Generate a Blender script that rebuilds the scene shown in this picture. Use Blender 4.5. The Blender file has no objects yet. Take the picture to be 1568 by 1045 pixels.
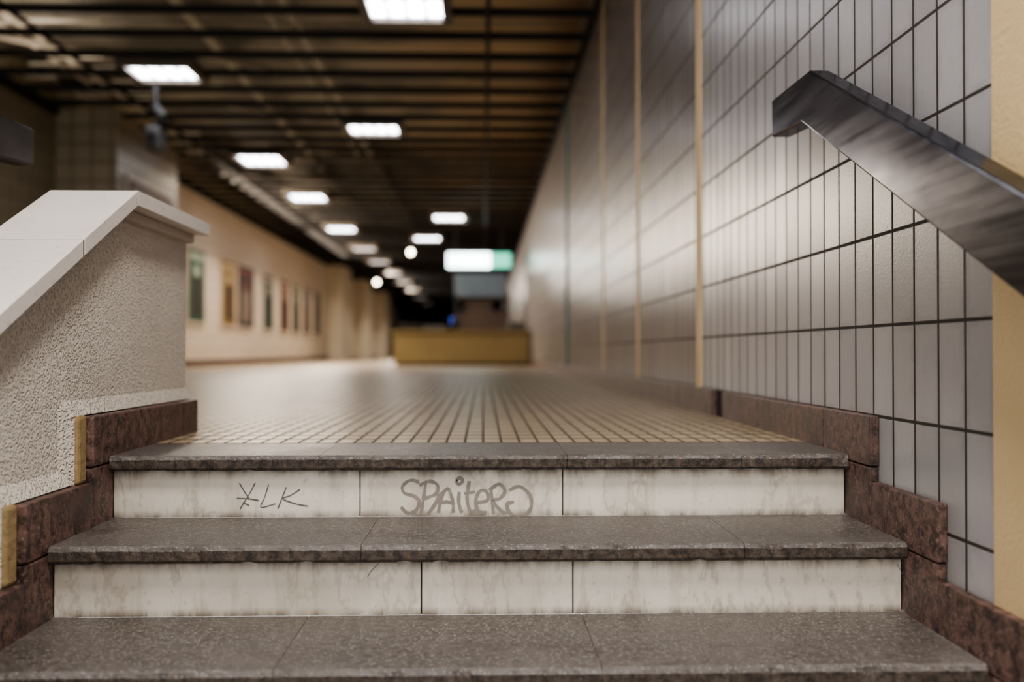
import bpy, bmesh, math, random
from mathutils import Vector, noise
random.seed(4)
S=bpy.context.scene
COL=S.collection
try:
    S.view_settings.view_transform='AgX'; S.view_settings.look='AgX - Medium High Contrast'; S.view_settings.exposure=0.34
except Exception as ex: print(ex)

# ------------------------------------------------------------ materials
class NT:
    def __init__(s,name):
        s.m=bpy.data.materials.new(name); s.m.use_nodes=True
        s.t=s.m.node_tree; s.b=s.t.nodes['Principled BSDF']; s.out=s.t.nodes['Material Output']
    def n(s,t,**k):
        x=s.t.nodes.new(t)
        for a,v in k.items(): setattr(x,a,v)
        return x
    def l(s,a,b): s.t.links.new(a,b)
    def put(s,sock,v):
        if isinstance(v,bpy.types.NodeSocket): s.l(v,sock)
        else: sock.default_value=v
    def math(s,op,a,b=0.0,c=None,clamp=False):
        x=s.n('ShaderNodeMath',operation=op); x.use_clamp=clamp
        s.put(x.inputs[0],a); s.put(x.inputs[1],b)
        if c is not None: s.put(x.inputs[2],c)
        return x.outputs[0]
    def mix(s,f,a,b,mode='MIX'):
        x=s.n('ShaderNodeMixRGB',blend_type=mode)
        s.put(x.inputs[0],f); s.put(x.inputs[1],c4(a)); s.put(x.inputs[2],c4(b))
        return x.outputs[0]
    def ramp(s,v,a,b,lo=0.0,hi=1.0):
        x=s.n('ShaderNodeMapRange'); x.clamp=True
        s.put(x.inputs[0],v); x.inputs[1].default_value=a; x.inputs[2].default_value=b
        x.inputs[3].default_value=lo; x.inputs[4].default_value=hi
        return x.outputs[0]
    def coord(s):
        return s.n('ShaderNodeTexCoord').outputs['Object']
    def xyz(s,v):
        x=s.n('ShaderNodeSeparateXYZ'); s.l(v,x.inputs[0]); return x.outputs
    def noise(s,vec,scale,detail=3,rough=.5,stretch=None):
        if stretch:
            mp=s.n('ShaderNodeMapping'); mp.inputs['Scale'].default_value=stretch
            s.l(vec,mp.inputs[0]); vec=mp.outputs[0]
        x=s.n('ShaderNodeTexNoise'); x.inputs['Scale'].default_value=scale
        x.inputs['Detail'].default_value=detail; x.inputs['Roughness'].default_value=rough
        s.l(vec,x.inputs['Vector']); return x.outputs['Fac']
    def bump(s,h,dist=.002,strength=1.0,prev=None):
        x=s.n('ShaderNodeBump'); x.inputs['Strength'].default_value=strength
        x.inputs['Distance'].default_value=dist; s.l(h,x.inputs['Height'])
        if prev is not None: s.l(prev,x.inputs['Normal'])
        return x.outputs[0]
    def fin(s,color,rough=.5,normal=None,metal=0.0,spec=.5):
        s.put(s.b.inputs['Base Color'],c4(color)); s.put(s.b.inputs['Roughness'],rough)
        s.put(s.b.inputs['Metallic'],metal); s.b.inputs['Specular IOR Level'].default_value=spec
        if normal is not None: s.l(normal,s.b.inputs['Normal'])
        return s.m
def c4(c):
    if isinstance(c,(tuple,list)) and len(c)==3: return (c[0],c[1],c[2],1)
    return c

def tile_mat(name,ua,va,us,vs,uo,vo,gu,gv,ca,cb,grout,rough=.25,blotch=None,gb=.0015,orange=.0003,tilt=.02,bamt=.2,dirt=.22,spec=.5):
    s=NT(name); co=s.coord(); ax=s.xyz(co)
    def mask(a,size,off,gg):
        t=s.math('DIVIDE',s.math('SUBTRACT',ax[a],off),size)
        fr=s.math('FRACT',t)
        d=s.math('MULTIPLY',s.math('ABSOLUTE',s.math('SUBTRACT',fr,.5)),size)
        return s.ramp(d,size/2-gg*.8,size/2-gg*.45), s.math('FLOOR',t)
    mu,iu=mask(ua,us,uo,gu); mv,iv=mask(va,vs,vo,gv)
    m=s.math('MAXIMUM',mu,mv)
    cx=s.n('ShaderNodeCombineXYZ'); s.l(iu,cx.inputs[0]); s.l(iv,cx.inputs[1])
    wn=s.n('ShaderNodeTexWhiteNoise'); s.l(cx.outputs[0],wn.inputs['Vector'])
    col=s.mix(wn.outputs['Value'],ca,cb)
    n1=s.noise(co,1.6,4,.6)
    col=s.mix(s.ramp(n1,.4,.75,0,bamt),col,blotch or tuple(x*.6 for x in ca))
    n3=s.noise(co,75,4,.65)
    col=s.mix(s.ramp(n3,.56,.8,0,dirt),col,tuple(x*.5 for x in ca))
    n5=s.noise(co,9,5,.65)
    mu2,_=mask(ua,us,uo,gu*4.5); mv2,_=mask(va,vs,vo,gv*4.5)
    halo=s.math('MULTIPLY',s.math('MAXIMUM',mu2,mv2),s.ramp(n5,.40,.7,0,.34))
    col=s.mix(halo,col,tuple(x*.35 for x in ca))
    col=s.mix(m,col,grout)
    n2=s.noise(co,170,2,.5)
    b=s.bump(n2,orange,1.0)
    inv=s.math('SUBTRACT',1.0,m)
    b=s.bump(inv,gb,1.0,b)
    va_=s.n('ShaderNodeVectorMath',operation='SUBTRACT'); s.l(wn.outputs['Color'],va_.inputs[0]); va_.inputs[1].default_value=(.5,.5,.5)
    vs_=s.n('ShaderNodeVectorMath',operation='SCALE'); s.l(va_.outputs[0],vs_.inputs[0]); vs_.inputs['Scale'].default_value=tilt
    ad=s.n('ShaderNodeVectorMath',operation='ADD'); s.l(vs_.outputs[0],ad.inputs[0]); s.l(b,ad.inputs[1])
    nm=s.n('ShaderNodeVectorMath',operation='NORMALIZE'); s.l(ad.outputs[0],nm.inputs[0])
    r=s.math('ADD',s.math('MULTIPLY',m,.5),rough,clamp=True)
    return s.fin(col,r,nm.outputs[0],0,spec)

M={}
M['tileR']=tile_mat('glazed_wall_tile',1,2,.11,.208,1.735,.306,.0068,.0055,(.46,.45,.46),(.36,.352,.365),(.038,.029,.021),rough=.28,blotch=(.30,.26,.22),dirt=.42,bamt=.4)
M['tileRf_dim']=tile_mat('glazed_wall_tile_far_dimmed',1,2,.11,.208,1.735,.306,.0075,.0055,(.27,.25,.25),(.20,.182,.18),(.06,.044,.032),rough=.28,blotch=(.16,.125,.10),dirt=.3,bamt=.5,tilt=.012,spec=.38)  # same tile, colour darkened and warmed to dim the far wall
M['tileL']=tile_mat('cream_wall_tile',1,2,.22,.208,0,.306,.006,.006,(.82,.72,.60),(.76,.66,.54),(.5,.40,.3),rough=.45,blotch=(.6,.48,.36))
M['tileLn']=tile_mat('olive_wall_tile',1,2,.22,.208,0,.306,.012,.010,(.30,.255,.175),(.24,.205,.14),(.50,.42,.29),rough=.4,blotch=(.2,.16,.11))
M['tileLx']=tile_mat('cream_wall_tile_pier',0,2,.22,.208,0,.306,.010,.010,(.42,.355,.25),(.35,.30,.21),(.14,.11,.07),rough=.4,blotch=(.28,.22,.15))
M['floor']=tile_mat('floor_tile',0,1,.05,.125,0,2.706,.0062,.016,(.49,.38,.25),(.38,.29,.185),(.065,.046,.03),rough=.37,blotch=(.26,.19,.12),tilt=.045,bamt=.5,dirt=.6,orange=.0006,spec=.42)

def tread_mat():
    s=NT('worn_dark_granite'); co=s.coord()
    n0=s.noise(co,4,5,.6); n1=s.noise(co,60,6,.75); n2=s.noise(co,240,3,.6); n4=s.noise(co,1.3,3,.5,(.4,1,1)); n7=s.noise(co,9,6,.7,(.6,1,1))
    v=s.n('ShaderNodeTexVoronoi'); v.inputs['Scale'].default_value=120; s.l(co,v.inputs['Vector'])
    c=s.mix(s.ramp(n1,.38,.62),(.056,.047,.042),(.140,.122,.110))
    c=s.mix(s.ramp(v.outputs['Distance'],.33,.14,0,.8),c,(.42,.39,.36))
    c=s.mix(s.ramp(n0,.42,.7,0,.6),c,(.18,.158,.142))
    c=s.mix(s.ramp(n4,.5,.75,0,.5),c,(.065,.055,.048))
    c=s.mix(s.ramp(n7,.54,.70,0,.55),c,(.055,.042,.033))
    g=s.n('ShaderNodeNewGeometry'); gx=s.xyz(g.outputs['Normal'])
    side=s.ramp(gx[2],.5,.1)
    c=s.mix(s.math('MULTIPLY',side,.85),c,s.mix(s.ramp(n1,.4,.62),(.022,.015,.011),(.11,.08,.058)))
    edge=s.math('MULTIPLY',s.ramp(gx[2],.97,.85),s.ramp(gx[2],.3,.5))
    c=s.mix(s.math('MULTIPLY',edge,s.ramp(n7,.35,.6,.7,.1)),c,(.30,.28,.27))
    bb=s.bump(n2,.0008); bb=s.bump(n1,.002,1.0,bb)
    r=s.math('ADD',s.ramp(n0,.3,.7,.30,.46),s.math('MULTIPLY',side,.25))
    return s.fin(c,r,bb)
M['tread']=tread_mat()
def redgranite():
    s=NT('red_brown_granite'); co=s.coord()
    n1=s.noise(co,34,8,.75); n2=s.noise(co,120,5,.75); n0=s.noise(co,7,5,.6)
    c=s.mix(s.ramp(n1,.42,.58),(.034,.018,.014),(.195,.112,.09))
    c=s.mix(s.ramp(n2,.54,.68,0,.7),c,(.36,.26,.225))
    c=s.mix(s.ramp(n0,.50,.66,0,.65),c,(.045,.030,.025))
    return s.fin(c,s.ramp(n1,.3,.7,.3,.6),s.bump(n1,.003))
M['redgranite']=redgranite()
def marble():
    s=NT('riser_marble'); co=s.coord(); ax=s.xyz(co)
    n1=s.noise(co,3,6,.65,(1,1,.45)); n2=s.noise(co,12,6,.7,(1.5,1,.35)); n3=s.noise(co,60,4,.7); n6=s.noise(co,1.8,4,.6,(1,1,.8))
    c=s.mix(s.ramp(n1,.4,.65),(.82,.765,.67),(.68,.62,.53))
    c=s.mix(s.ramp(n2,.50,.70,0,.6),c,(.43,.37,.295))
    c=s.mix(s.ramp(n6,.50,.66,0,.5),c,(.46,.40,.32))
    vein=s.math('ABSOLUTE',s.math('SUBTRACT',n1,.5))
    c=s.mix(s.ramp(vein,.016,.0,0,.4),c,(.38,.33,.27))
    c=s.mix(s.ramp(n3,.60,.8,0,.6),c,(.26,.19,.13))
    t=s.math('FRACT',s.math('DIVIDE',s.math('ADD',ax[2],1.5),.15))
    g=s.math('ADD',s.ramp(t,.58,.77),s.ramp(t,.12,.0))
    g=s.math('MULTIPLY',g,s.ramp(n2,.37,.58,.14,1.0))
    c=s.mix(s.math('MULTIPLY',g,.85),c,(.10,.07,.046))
    return s.fin(c,.42,s.bump(n3,.0004))
M['marble']=marble()
def plaster(name,a,b,dirt,sc,bd,rough=.8,dirtamt=.5,crater=False):
    s=NT(name); co=s.coord()
    n0=s.noise(co,2.5,5,.6); n1=s.noise(co,sc,3,.6); n2=s.noise(co,45,5,.7)
    c=s.mix(s.ramp(n0,.35,.65),a,b)
    c=s.mix(s.ramp(n2,.58,.78,0,dirtamt),c,dirt)
    h=n1
    if crater:
        v=s.n('ShaderNodeTexVoronoi'); v.inputs['Scale'].default_value=sc*1.1; s.l(co,v.inputs['Vector'])
        pit=s.ramp(v.outputs['Distance'],.5,.15,0,1)
        c=s.mix(s.math('MULTIPLY',pit,s.ramp(n1,.4,.6,.05,.35)),c,tuple(x*.55 for x in a))
        h=s.math('SUBTRACT',n1,s.math('MULTIPLY',pit,.6))
    return s.fin(c,rough,s.bump(h,bd))
M['stucco']=plaster('rough_stucco',(.75,.68,.60),(.66,.60,.525),(.47,.40,.32),125,.006,.8,.3,True)
M['cap']=plaster('painted_concrete_cap',(.76,.70,.65),(.66,.61,.565),(.24,.18,.135),60,.0008,.42,.55)
M['bed']=plaster('smooth_cement_edge',(.60,.54,.47),(.49,.44,.375),(.24,.18,.13),60,.002,.7,.6)
M['ochre']=plaster('ochre_plaster',(.36,.255,.115),(.27,.20,.11),(.07,.045,.025),38,.005,.75,.95)
M['yellow']=plaster('yellow_wall_paint',(.76,.57,.31),(.70,.52,.285),(.42,.29,.16),90,.0018,.6,.3)
M['mortar']=plaster('dark_mortar',(.02,.017,.015),(.03,.025,.02),(.01,.01,.01),80,.002,.9)
M['cream']=plaster('cream_plaster_hall',(.82,.74,.60),(.74,.66,.52),(.50,.40,.3),20,.002,.7,.3)
M['counter']=plaster('ochre_counter_panel',(.30,.225,.095),(.26,.195,.085),(.17,.13,.06),30,.0006,.45,.3)
M['dark']=plaster('dark_painted_metal',(.009,.008,.007),(.012,.010,.009),(.025,.02,.017),30,.0005,.65,.3)
M['grey']=plaster('grey_plastic',(.10,.097,.093),(.08,.08,.08),(.05,.05,.05),30,.0003,.5,.1)
M['pipe']=plaster('dusty_pipe',(.30,.26,.21),(.20,.17,.135),(.06,.05,.04),25,.001,.55,.4)
M['slat']=plaster('pale_lit_slat',(.75,.70,.62),(.46,.42,.36),(.12,.10,.08),9,.001,.6,.7)  # pale colour imitates strips of ceiling board catching light
M['housing']=plaster('lamp_housing',(.16,.13,.10),(.12,.10,.08),(.05,.04,.03),25,.0005,.5,.3)
M['paint']=plaster('faded_marker',(.25,.22,.185),(.32,.29,.245),(.58,.51,.43),50,.0001,.6,.9)
M['scratch']=plaster('pencil_scratch',(.12,.11,.10),(.18,.16,.15),(.4,.37,.33),50,.0001,.6,.6)
def steel():
    s=NT('brushed_steel'); co=s.coord()
    n1=s.noise(co,60,2,.5,(1,.04,1)); n0=s.noise(co,6,4,.6,(1,.4,1))
    c=s.mix(s.ramp(n0,.38,.66),(.25,.25,.265),(.12,.12,.13))
    s.b.inputs['Specular Tint'].default_value=(.6,.6,.63,1)
    return s.fin(c,s.ramp(n1,.3,.7,.17,.25),None,1.0)
M['steel']=steel()
def planks():
    s=NT('brown_ceiling_board'); co=s.coord(); ax=s.xyz(co)
    n1=s.noise(co,1.3,5,.65,(.6,1,1)); n2=s.noise(co,14,5,.7,(.10,1,1))
    t=s.math('DIVIDE',ax[1],.3); fl=s.math('FLOOR',t); fr=s.math('FRACT',t)
    wn=s.n('ShaderNodeTexWhiteNoise',noise_dimensions='1D'); s.l(fl,wn.inputs['W'])
    c=s.mix(wn.outputs['Value'],(.38,.245,.12),(.20,.135,.075))
    c=s.mix(s.ramp(n2,.4,.7,0,.6),c,(.14,.09,.055))
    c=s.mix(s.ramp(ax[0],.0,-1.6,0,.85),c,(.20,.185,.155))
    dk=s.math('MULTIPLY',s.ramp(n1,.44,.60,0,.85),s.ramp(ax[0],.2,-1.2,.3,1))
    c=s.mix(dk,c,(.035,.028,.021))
    c=s.mix(s.ramp(fr,.88,.95),c,(.015,.012,.009))
    return s.fin(c,.7,s.bump(n2,.002))
M['planks']=planks()
def diffuser():
    s=NT('lamp_diffuser'); co=s.coord(); ax=s.xyz(co)
    def g(a,size):
        fr=s.math('FRACT',s.math('DIVIDE',ax[a],size))
        return s.ramp(s.math('ABSOLUTE',s.math('SUBTRACT',fr,.5)),.30,.47)
    m=s.math('MAXIMUM',g(0,.15),g(1,.12))
    st=s.math('SUBTRACT',15,s.math('MULTIPLY',m,14.3))
    s.b.inputs['Base Color'].default_value=(.8,.8,.8,1)
    s.b.inputs['Emission Color'].default_value=(.94,.94,1,1)
    s.l(st,s.b.inputs['Emission Strength'])
    return s.m
M['diff']=diffuser()
def emis(name,c,st):
    s=NT(name); co=s.coord(); n=s.noise(co,2,1)
    s.b.inputs['Base Color'].default_value=c4(c); s.b.inputs['Emission Color'].default_value=c4(c)
    s.l(s.ramp(n,.3,.7,st*.9,st*1.1),s.b.inputs['Emission Strength']); return s.m
M['diff2']=emis('lamp_diffuser_dim',(1,.93,.9),1.6)
M['signw']=emis('sign_white',(.85,1,1),6); M['signg']=emis('sign_green',(.14,.58,.42),1.4)
M['bulb']=emis('warm_bulb',(1,.88,.68),20); M['screen']=emis('blue_screen',(.1,.2,1),.6)
M['kioskpanel']=plaster('kiosk_pale_panel',(.14,.18,.22),(.11,.15,.19),(.08,.10,.12),10,.0003,.4,.2)
M['kioskbrown']=plaster('kiosk_brown_panel',(.08,.055,.04),(.06,.04,.03),(.04,.03,.02),10,.0003,.5,.2)
M['teal']=plaster('teal_edge_trim',(.05,.22,.20),(.04,.17,.16),(.03,.1,.1),10,.0003,.5,.2)
pcols=[((.015,.09,.055),(.45,.5,.4),(.03,.02,.02)),((.28,.165,.05),(.45,.36,.2),(.06,.03,.015)),((.008,.009,.02),(.2,.06,.04),(.25,.19,.15)),((.03,.08,.07),(.4,.32,.26),(.01,.02,.02)),((.13,.035,.03),(.4,.3,.22),(.02,.015,.015)),((.02,.05,.035),(.35,.32,.22),(.01,.01,.01)),((.04,.02,.05),(.3,.26,.24),(.12,.06,.03)),((.06,.05,.03),(.2,.2,.17),(.02,.02,.02))]
PM=[[plaster('poster_print_%d%s'%(i,n),c,tuple(x*.75 for x in c),tuple(x*.4 for x in c),6,.0001,.6,.7) for n,c in zip('abc',cs)] for i,cs in enumerate(pcols)]
M['frame']=plaster('poster_frame',(.72,.62,.50),(.62,.54,.44),(.3,.25,.2),20,.0003,.5,.2)

# ------------------------------------------------------------ mesh helpers
def finish(name,bm,mat,parent=None,bevel=0,smooth=False):
    me=bpy.data.meshes.new(name); bmesh.ops.recalc_face_normals(bm,faces=bm.faces); bm.to_mesh(me); bm.free()
    mats=mat if isinstance(mat,list) else [mat]
    for m in mats: me.materials.append(m)
    ob=bpy.data.objects.new(name,me); COL.objects.link(ob)
    if smooth:
        for p in me.polygons: p.use_smooth=True
    if parent: ob.parent=parent
    if bevel:
        b=ob.modifiers.new('bevel','BEVEL'); b.width=bevel; b.segments=2; b.limit_method='ANGLE'
    return ob
def empty(name,loc=(0,0,0)):
    e=bpy.data.objects.new(name,None); e.location=loc; COL.objects.link(e); e.empty_display_size=.2; return e
def addbox(bm,b,mi=0):
    x0,x1,y0,y1,z0,z1=b
    v=[bm.verts.new(p) for p in [(x0,y0,z0),(x1,y0,z0),(x1,y1,z0),(x0,y1,z0),(x0,y0,z1),(x1,y0,z1),(x1,y1,z1),(x0,y1,z1)]]
    for f in [(0,3,2,1),(4,5,6,7),(0,1,5,4),(1,2,6,5),(2,3,7,6),(3,0,4,7)]:
        fc=bm.faces.new([v[i] for i in f]); fc.material_index=mi
def boxes(name,bl,mat,parent=None,bevel=0):
    bm=bmesh.new()
    for b in bl: addbox(bm,b[:6],b[6] if len(b)>6 else 0)
    return finish(name,bm,mat,parent,bevel)
def addprism(bm,pts,x0,x1,mi=0):
    a=[bm.verts.new((x0,y,z)) for y,z in pts]; b=[bm.verts.new((x1,y,z)) for y,z in pts]
    n=len(pts)
    fs=[bm.faces.new(a),bm.faces.new(b[::-1])]
    for i in range(n): fs.append(bm.faces.new([a[i],b[i],b[(i+1)%n],a[(i+1)%n]]))
    for f in fs: f.material_index=mi
def prism(name,pts,x0,x1,mat,parent=None,bevel=0):
    bm=bmesh.new(); addprism(bm,pts,x0,x1); return finish(name,bm,mat,parent,bevel)
def addtube(bm,a,b,r,n=12):
    a=Vector(a); b=Vector(b); d=(b-a).normalized()
    u=d.orthogonal().normalized(); w=d.cross(u)
    A=[];B=[]
    for i in range(n):
        t=2*math.pi*i/n; o=(u*math.cos(t)+w*math.sin(t))*r
        A.append(bm.verts.new(a+o)); B.append(bm.verts.new(b+o))
    bm.faces.new(A); bm.faces.new(B[::-1])
    for i in range(n): bm.faces.new([A[i],B[i],B[(i+1)%n],A[(i+1)%n]])
def tubes(name,l,mat,parent=None):
    bm=bmesh.new()
    for a,b,r in l: addtube(bm,a,b,r)
    return finish(name,bm,mat,parent)

T=.33; R=.15; Y0=2.376; XR=.882; XL=-.882; WR=.905; WL=-4.8; YEND=60; ZC=2.93
# ------------------------------------------------------------ room shell
boxes('wall_right',[(WR,WR+.2,-3,4.15,-1.1,3.6,0),(WR,WR+.2,4.15,YEND,-1.1,3.6,1)],[M['tileR'],M['tileRf_dim']])
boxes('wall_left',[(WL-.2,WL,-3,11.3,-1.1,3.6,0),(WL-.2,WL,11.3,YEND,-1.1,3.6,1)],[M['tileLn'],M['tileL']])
boxes('wall_back',[(WL,WR,YEND,YEND+.2,-.1,3.6)],M['dark'])
boxes('floor',[(WL,WR,Y0+T,YEND,-.12,0)],M['floor'])
boxes('floor_lower_landing',[(WL,WR,-3,Y0-6*T+.05,-1.1,-1.05)],M['tread'])
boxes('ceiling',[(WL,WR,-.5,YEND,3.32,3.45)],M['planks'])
for i,(a,b) in enumerate([(1.54,1.735),(4.10,4.19),(5.75,5.83),(7.45,7.53)]):
    boxes('trim_%d'%(i+1),[(WR-.005,WR+.01,a,b,(-.72 if i==0 else .10),3.3)],M['yellow'],bevel=.001)
boxes('trim_5',[(WR-.02,WR+.01,10.6,10.68,.10,2.9)],M['teal'])

# ------------------------------------------------------------ baseboards
def base_pieces(x0,x1,f,yfar,side):
    L=[]; g=.0025
    for k in range(0,7):
        fk=f-T*1.01*k; zt=.10-R*k
        back=(fk+T*1.01-g) if k>0 else fk+T-.02
        L.append((x0,x1,fk,back,zt-.115,zt))
        L.append((x0,x1,fk+.003,fk+.20,zt-.115-.17,zt-.115-g))
    y=f+T-.02+g
    while y<yfar:
        e=min(y+.62,yfar)
        if side=='R' and y<3.67<e:
            L.append((x0,x1,y,3.66,-.04,.10)); y=3.83; e=4.3
        L.append((x0,x1,y,e-g,-.04,.10))
        y=e
    return L
boxes('baseboard_right',base_pieces(XR,WR-.001,2.25,YEND,'R'),M['redgranite'],bevel=.003)
boxes('baseboard_gap_mortar',[(WR-.004,WR+.005,3.655,3.835,.0,.10)],M['mortar'])
boxes('baseboard_left',[(WL,WL+.02,2.8,YEND-.1,0,.12)],M['redgranite'])

# ------------------------------------------------------------ staircase
st=empty('staircase'); st2=empty('staircase')
def slab(bm,xa,xb,yf,zt,back,seed):
    n=max(8,int((xb-xa)/.005)); prof0=[(back,0),(yf+.010,0),(yf+.003,-.003),(yf,-.009),(yf,-.029),(yf+.006,-.036),(back,-.036)]
    prev=None
    for i in range(n+1):
        x=xa+(xb-xa)*i/n
        c=noise.noise(Vector((x*9+seed,seed,0)))*.0026+noise.noise(Vector((x*45,seed,3)))*.0022+noise.noise(Vector((x*110,seed,5)))*.0012
        chip=max(0,noise.noise(Vector((x*11,seed*2,7)))-.30)*.010
        ring=[]
        for j,(y,z) in enumerate(prof0):
            yy,zz=y,z
            if j in(2,3): yy+=abs(c)+chip
            if j==1: yy+=abs(c)*1.6+chip*1.3
            if j==3: zz-=abs(c)*1.2+chip*.8
            if j in(4,5):
                yy+=abs(noise.noise(Vector((x*30,seed,z*90))))*.004
                if j==5: zz+=max(0,noise.noise(Vector((x*24,seed*3,1)))-.3)*.012
            ring.append(bm.verts.new((x,yy,zt+zz)))
        if prev:
            for j in range(len(ring)):
                k=(j+1)%len(ring); bm.faces.new([prev[j],prev[k],ring[k],ring[j]])
        else: bm.faces.new(ring[::-1])
        prev=ring
    bm.faces.new(prev)
tj={0:[-.39,.20,.62],1:[-.25,.54],2:[-.36,.205],3:[-.2,.4],4:[0,.5],5:[-.4,.3],6:[0]}
rj={0:[-.296,.192],1:[-.128,.187],2:[-.3,.3],3:[-.2,.35],4:[0],5:[.2]}
for k in range(7):
    bm=bmesh.new(); yf=Y0-T*k; zt=-R*k
    js=[XL]+tj[k]+[XR-.001]
    for a,b in zip(js[:-1],js[1:]): slab(bm,a+.0005,b-.0005,yf,zt,yf+T+(.03 if k else -.002),k*3.1+a)
    finish('tread_%d'%(k+1),bm,M['tread'],st)
    bm=bmesh.new(); slab(bm,WL+.01,-1.056,yf,zt,yf+T+(.03 if k else -.002),k+9.1)
    finish('tread_%d'%(k+1),bm,M['tread'],st2)
    if k<6:
        js=[XL]+rj[k]+[XR-.002]; yr=yf+.03
        boxes('riser_%d'%(k+1),[(a+.0014,b-.0014,yr,yr+.03,zt-R,zt-.0365) for a,b in zip(js[:-1],js[1:])],M['marble'],st,bevel=.0010)
        boxes('riser_%d'%(k+1),[(WL+.01,-1.056,yr,yr+.03,zt-R,zt-.0365)],M['marble'],st2)
        boxes('riser_backing_%d'%(k+1),[(XL,XR-.002,yr+.004,yr+.06,zt-R,zt-.037)],M['mortar'],st)

# ------------------------------------------------------------ graffiti on top riser
def ribbon(bm,pts,w,y):
    P=[Vector((p[0],p[1])) for p in pts]; Q=[]
    E=[P[0]*2-P[1]]+P+[P[-1]*2-P[-2]]
    for i in range(1,len(E)-2):
        for s_ in range(8):
            t=s_/8; a,b,c,d=E[i-1],E[i],E[i+1],E[i+2]
            Q.append(.5*((2*b)+(c-a)*t+(2*a-5*b+4*c-d)*t*t+(3*b-a-3*c+d)*t**3))
    Q.append(P[-1]); pv=None
    for i,q in enumerate(Q):
        d=(Q[min(i+1,len(Q)-1)]-Q[max(i-1,0)])
        if d.length<1e-9: continue
        d.normalize(); nn=Vector((-d.y,d.x))*w*.5*(.85+.4*noise.noise(Vector((q.x*60,q.y*60,0))))
        a=bm.verts.new((q.x+nn.x,y,q.y+nn.y)); b=bm.verts.new((q.x-nn.x,y,q.y-nn.y))
        if pv: bm.faces.new([pv[0],a,b,pv[1]])
        pv=(a,b)
def strokes(name,L,ox,oz,w,y,mat,sx=1):
    bm=bmesh.new()
    for i,l in enumerate(L): ribbon(bm,[(ox+p[0]*.001*sx,oz+p[1]*.001) for p in l],w,y-.00002*i)
    return finish(name,bm,mat)
tag=[[(46,86),(24,90),(6,76),(10,60),(34,52),(46,38),(38,18),(18,12),(2,26)],
 [(62,84),(56,46),(50,8)],[(46,78),(70,88),(90,78),(86,58),(58,46)],
 [(92,12),(98,44),(114,70),(126,42),(128,12)],[(90,34),(112,38),(132,32)],[(112,70),(94,52),(82,30),(66,8)],
 [(142,62),(141,36),(148,12)],[(134,90),(144,96),(150,88),(141,80),(133,90)],
 [(154,58),(180,62)],[(166,88),(161,46),(170,14),(184,20)],
 [(186,36),(210,42),(208,62),(192,64),(182,42),(188,16),(208,12)],
 [(224,10),(222,40),(218,70)],[(214,66),(238,80),(252,64),(240,46),(222,40),(244,16),(256,10)],
 [(262,66),(288,74),(312,54),(316,26),(302,6),(280,2),(262,14),(258,32),(274,38)]]
strokes('graffiti_tag',tag,-.200,-.153,.0095,Y0+.0292,M['paint'])
scr=[[(0,30),(30,28),(52,24)],[(6,66),(22,40),(30,28)],[(44,66),(30,40),(8,4)],[(76,62),(66,30),(58,8),(92,16)],
 [(118,56),(108,30),(98,4)],[(150,50),(128,36),(110,28),(140,16),(170,10)],[(14,20),(30,12)]]
strokes('graffiti_scratches',scr,-.590,-.134,.0036,Y0+.0292,M['scratch'])
strokes('riser_scratches',[[(0,0),(10,14),(26,30)],[(1110,20),(1128,-14)]],-.24,-.22,.0016,Y0-T+.0292,M['scratch'])

# ------------------------------------------------------------ parapet
pa=empty('stair_parapet')
sl=.475; zr=.650; yr=2.51; yb=3.13
def zs(y): return zr-sl*(yr-y)
ct=.038
body=[(yb,-.05),(yb,zr-ct),(yr+.01,zr-ct),(.2,zs(.2)-ct),(.2,-1.05),(.55,-1.05)]
prism('parapet_body',body,-1.055,-.925,M['stucco'],pa,bevel=.006)
bm=bmesh.new()
def cappiece(y0,y1):
    addprism(bm,[(y0,zs(y0)),(y1,zs(y1)),(y1,zs(y1)-ct),(y0,zs(y0)-ct)],-1.080,-.862)
cappiece(2.1785,yr-.0005); cappiece(1.50,2.1705); cappiece(.85,1.494); cappiece(.2,.844)
addprism(bm,[(yr+.0005,zr),(3.16,zr),(3.16,zr-ct+.008),(3.15,zr-ct),(yr+.0005,zr-ct)],-1.080,-.862)
finish('parapet_cap',bm,M['cap'],pa,bevel=.0015)
addz=zs(2.1745)
prism('cap_joint_mortar',[(2.170,zs(2.170)-.003),(2.179,zs(2.179)-.003),(2.179,addz-.034),(2.170,addz-.034)],-1.079,-.8635,M['mortar'],pa)
bm=bmesh.new()
addprism(bm,[(yb+.008,zr-ct),(yr+.01,zr-ct),(.2,zs(.2)-ct),(.2,zs(.2)-ct-.026),(yr+.016,zr-ct-.026),(yb+.008,zr-ct-.026)],-1.063,-.903)
finish('cap_bed',bm,M['bed'],pa,bevel=.005)
boxes('parapet_skirting',base_pieces(-.924,XL,2.285,3.11,'L'),M['redgranite'],pa,bevel=.004)
bm=bmesh.new()
for k in range(6):
    fk=2.285-T*1.01*k; zt=.10-R*k
    addbox(bm,(-.926,-.896,fk-.05,fk-.001,zt-R,zt+.004),0)
finish('ochre_edge_fillet',bm,M['ochre'],pa,bevel=.008)
bm=bmesh.new()
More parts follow.
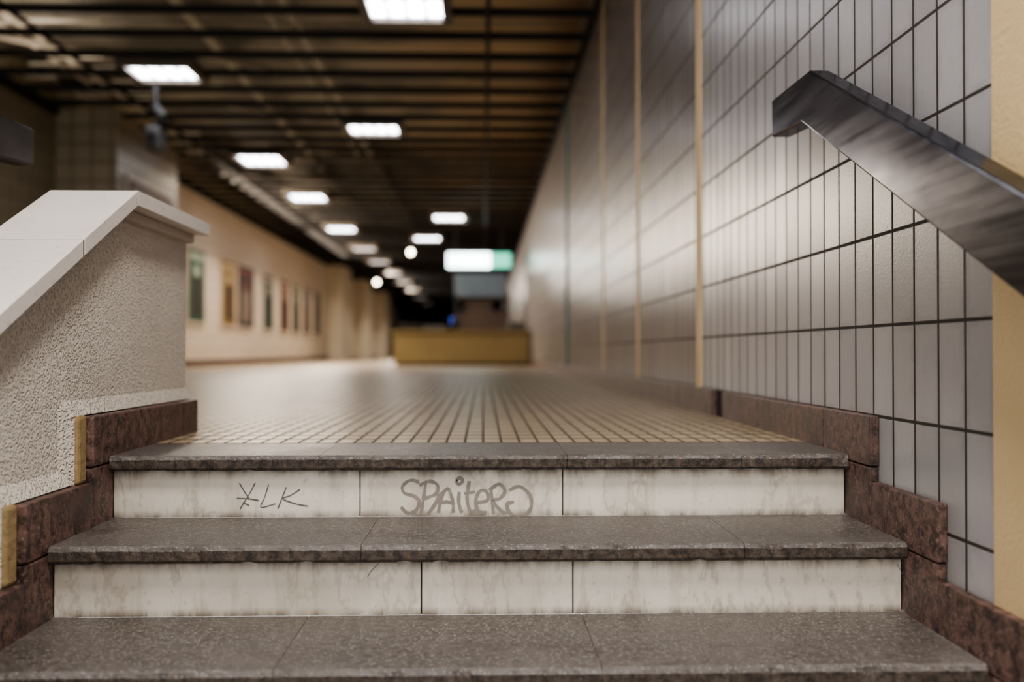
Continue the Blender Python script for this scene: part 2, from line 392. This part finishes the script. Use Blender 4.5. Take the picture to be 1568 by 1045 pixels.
for k in range(6):
    fk=2.285-T*1.01*k; zt=.10-R*k
    b=fk+T-.045 if k else 3.12
    pts=[(-.927,zt+.040),(-.905,zt+.003),(-.927,zt+.003)]
    A=[bm.verts.new((x,fk-.06,z)) for x,z in pts]; B=[bm.verts.new((x,b,z)) for x,z in pts]
    bm.faces.new(A); bm.faces.new(B[::-1])
    for i in range(3): bm.faces.new([A[i],B[i],B[(i+1)%3],A[(i+1)%3]])
    pts=[(-.927,fk-.095),(-.905,fk-.05),(-.927,fk-.05)]
    A=[bm.verts.new((x,y,zt-R)) for x,y in pts]; B=[bm.verts.new((x,y,zt+.025)) for x,y in pts]
    bm.faces.new(A); bm.faces.new(B[::-1])
    for i in range(3): bm.faces.new([A[i],B[i],B[(i+1)%3],A[(i+1)%3]])
finish('stucco_fillet',bm,M['stucco'],pa)

# ------------------------------------------------------------ handrails
def rail(name,x0,x1,dy,dz,supports):
    e=empty(name)
    top=[(2.76,.951),(2.44,.945),(.6,.945-.474*1.84)]
    bot=[(.6,.945-.474*1.84-.155),(1.472,.329),(2.50,.831),(2.76,.848)]
    prism('rail_bar',[(y+dy,z+dz) for y,z in top+bot],x0,x1,M['steel'],e,bevel=.005)
    supports(e); return e
def supR(e):
    L=[]
    for y in(2.3,1.35): 
        z=.945-.474*(2.44-y)-.08
        L+= [((.85,y,z),(WR,y,z),.012),((WR-.006,y,z),(WR,y,z),.03)]
    tubes('brackets',L,M['steel'],e)
rail('handrail',.807,.861,0,0,supR)
def supL(e):
    tubes('posts',[((-1.29,y,z),(-1.29,y,z0),.02) for y,z,z0 in[(2.15,.60,-.15),(1.12,.12,-.6)]],M['steel'],e)
rail('handrail',-1.315,-1.258,.06,-.08,supL)

# ------------------------------------------------------------ ceiling grille
bm=bmesh.new(); y=.1
while y<YEND:
    addbox(bm,(WL,WR-.001,y,y+.03,ZC,ZC+.065)); y+=.6
for x,w,h in[(.02,.04,.09),(-3.75,.02,.04)]:
    addbox(bm,(x,x+w,.1,YEND,ZC+.0,ZC+h))
addbox(bm,(WR-.03,WR-.001,.1,YEND,ZC-.02,ZC+.09)); addbox(bm,(WL+.001,WL+.03,.1,YEND,ZC-.02,ZC+.09))
finish('ceiling_grille',bm,M['dark'])
bm=bmesh.new(); y=6
while y<32:
    for j in range(1,5):
        if random.random()<.6:
            x0=random.choice([-4.75,-4.5,-4.2,-3.7]); x1=x0+random.choice([.3,.5,.9])
            addbox(bm,(x0,min(x1,-.9),y+j*.12,y+j*.12+.035,3.10,3.12))
    y+=.6
finish('ceiling_slats',bm,M['slat'])  # pale strips stand in for lit regions of the boards
L=[((-1.62,1,3.10),(-1.62,YEND,3.10),.04),((-1.80,1,3.08),(-1.80,YEND,3.08),.022),((-2.5,1,3.12),(-2.5,YEND,3.12),.05),((-4.0,1,3.10),(-4.0,YEND,3.10),.04),((-4.15,1,3.08),(-4.15,YEND,3.08),.02)]
yy=6.5
while yy<50:
    L.append(((-4.7,yy,3.22),(-1.5,yy,3.22),.02)); L.append(((-1.62,yy,3.31),(-1.62,yy,2.99),.02)); L.append(((-2.9,yy+.7,3.05),(-2.1,yy+1.3,3.05),.025)); L.append(((-4.4,yy+.2,3.05),(-3.5,yy+1.0,3.05),.03)); yy+=2.1
tubes('ceiling_pipes',L,M['pipe'])

# ------------------------------------------------------------ ceiling lights
def arealight(name,loc,sx,sy,power,color,parent,rot=(0,0,0)):
    ld=bpy.data.lights.new(name,'AREA'); ld.energy=power; ld.color=color; ld.shape='RECTANGLE'; ld.size=sx; ld.size_y=sy
    o=bpy.data.objects.new(name,ld); o.location=loc; COL.objects.link(o); o.rotation_euler=rot
    if parent: o.parent=parent
    return o
def ceil_light(x,y,w=.56,l=.55,dim=False):
    e=empty('ceiling_light',(x,y,ZC-.01))
    f=.07
    bl=[(-w/2-f,-w/2,-l/2-f,l/2+f,-.045,.06),(w/2,w/2+f,-l/2-f,l/2+f,-.045,.06),(-w/2,w/2,-l/2-f,-l/2,-.045,.06),(-w/2,w/2,l/2,l/2+f,-.045,.06),(-w/2,w/2,-l/2,l/2,.04,.06)]
    boxes('housing',bl,M['housing'],e)
    boxes('diffuser',[(-w/2,w/2,-l/2,l/2,-.01,.0)],M['diff2' if dim else 'diff'],e)
    return e
for x,y in [(-.60,7.66),(-1.30,11.85),(-3.03,9.5)]: ceil_light(x,y,l=.5)
for x,y in [(-3.05,13.8),(-3.0,17.1),(-.68,19.6),(-1.3,23.2),(-3.05,21.5),(-3.0,4.6),(-1.22,4.2),(.25,.9)]: ceil_light(x,y,l=.75)  # last fixture is an unseen addition that brightens parapet and treads
for x,y in [(-3.05,25.6),(-3.05,29.3),(-3.05,33.5),(-3.05,38),(-3.05,42.5),(-3.05,48),(-3.05,54)]: ceil_light(x,y,l=.75,dim=True)
arealight('stair_fill_added',(.25,.9,ZC-.08),.5,.7,62,(1,.94,.86),None)  # added fill overhead, out of view, for the parapet and treads
arealight('plenum_fill',(-1.95,10.2,2.99),5.2,8.5,34,(1,.83,.60),None,(math.pi,0,0))  # broad invisible uplight, added to light the boards evenly
arealight('plenum_fill',(-4.1,8.3,3.0),1.0,3.0,13,(1,.88,.74),None,(math.pi,0,0))
arealight('plenum_fill',(-1.95,19,2.99),5.2,8,2.5,(1,.8,.55),None,(math.pi,0,0))  # weaker added uplight for the boards farther along
for y,p in[(18,300),(25,300)]: arealight('left_wall_fill',(-4.0,y,2.88),.15,6,p,(1,.85,.68),None,(0,math.radians(-48),0))  # unseen lights, added to brighten the poster wall
for y,p in[(35,180),(42,180)]: arealight('left_wall_fill',(-3.2,y,2.88),.15,5,p,(1,.9,.78),None,(0,math.radians(-45),0))  # likewise added and unseen, for the far wall and pillars
for x,y,z in[(-1.75,24.0,2.66),(-3.2,30,2.36)]:
    e=empty('spot_lamp',(x,y,z)); bm=bmesh.new(); bmesh.ops.create_uvsphere(bm,u_segments=16,v_segments=10,radius=.06)
    finish('bulb',bm,M['bulb'],e,smooth=True); tubes('stem',[((0,0,.05),(0,0,ZC-z+.03),.015)],M['dark'],e)

# ------------------------------------------------------------ left side piers, posters
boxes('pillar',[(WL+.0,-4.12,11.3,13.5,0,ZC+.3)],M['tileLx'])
for a,b in[(31,33),(37,39),(44,47)]: boxes('pillar',[(WL,-4.35,a,b,0,ZC+.3)],M['cream'])
def poster(loc,w,h,mats):
    e=empty('framed_poster',loc)
    boxes('frame',[(0.001,.03,-w-.05,w+.05,-h-.05,h+.05)],M['frame'],e)
    boxes('print',[(.03,.034,-w,w,-h,h,0),(.034,.035,-w*.55,w*.55,-h*.85,h*.25,2),(.034,.035,-w*.35,w*.35,h*.2,h*.55,1),(.034,.035,-w*.85,w*.85,h*.70,h*.88,1)],mats,e)
for i,(y,w) in enumerate([(16.7,.48),(18.8,.48),(20.15,.66),(22.25,.50),(24.05,.52),(25.5,.50),(27.0,.52),(28.6,.50)]):
    poster((WL,y,1.36),w,.60,PM[i])
poster((-4.12,12.4,1.75),.8,.5,PM[4])

e=empty('security_camera',(-3.2,9.8,ZC))
boxes('body',[(-.07,.07,-.12,.12,-.72,-.49)],M['grey'],e,bevel=.02)
tubes('mount',[((0,0,.05),(0,0,-.3),.03),((0,0,-.3),(.1,-.05,-.4),.05),((.1,-.05,-.4),(0,0,-.5),.05),((0,-.12,-.6),(0,-.17,-.6),.045)],M['dark'],e)

# ------------------------------------------------------------ counter & kiosk
e=empty('service_counter')
boxes('front_panel',[(-1.68,.88,18.7,19.3,.05,.62)],M['counter'],e,bevel=.01)
boxes('plinth',[(-1.64,.88,18.74,19.25,0,.05)],M['dark'],e)
boxes('worktop',[(-1.72,.88,18.64,19.35,.62,.66)],M['counter'],e,bevel=.008)
boxes('papers_and_tills',[(-1.6,-1.2,18.9,19.2,.66,.80,1),(-1.15,-.7,18.85,19.1,.66,.76,0),(-.6,-.45,18.9,19.1,.66,.9,1),(.45,.8,18.9,19.2,.66,.82,0)],[M['grey'],M['dark']],e,bevel=.01)
e=empty('ticket_kiosk')
boxes('cabinet',[(-.62,.55,21.6,22.6,0,1.15,0),(-.62,.5,21.5,22.6,1.45,1.95,1),(-.62,-.55,21.5,22.6,1.1,1.5,2),(.48,.55,21.5,22.6,1.1,1.5,2),(-.45,.2,21.7,22.4,1.15,1.45,0)],[M['kioskbrown'],M['kioskpanel'],M['dark']],e,bevel=.01)
boxes('screen',[(-.7,-.62,21.45,21.5,.85,1.0)],M['screen'],e)
e=empty('illuminated_sign')
boxes('sign_case',[(-.80,.62,21.44,21.6,2.02,2.44)],M['dark'],e)
boxes('white_face',[(-.77,.15,21.42,21.44,2.07,2.39)],M['signw'],e); boxes('green_face',[(.15,.59,21.42,21.44,2.07,2.39)],M['signg'],e)
tubes('sign_hangers',[((-.6,21.5,2.44),(-.6,21.5,3.0),.012),((.4,21.5,2.44),(.4,21.5,3.0),.012)],M['dark'],e)

# ------------------------------------------------------------ world & camera
w=bpy.data.worlds.new('world'); S.world=w; w.use_nodes=True
w.node_tree.nodes['Background'].inputs[0].default_value=(1,.96,.925,1); w.node_tree.nodes['Background'].inputs[1].default_value=1.75
cd=bpy.data.cameras.new('camera'); cam=bpy.data.objects.new('camera',cd); COL.objects.link(cam); S.camera=cam
cam.location=(0,0,.245); cam.rotation_euler=(math.radians(90.66),0,math.radians(-1.65))
cd.lens=35; cd.sensor_width=36; cd.clip_start=.05; cd.clip_end=200
cd.dof.use_dof=True; cd.dof.focus_distance=2.22; cd.dof.aperture_fstop=1.4; cd.dof.aperture_blades=9
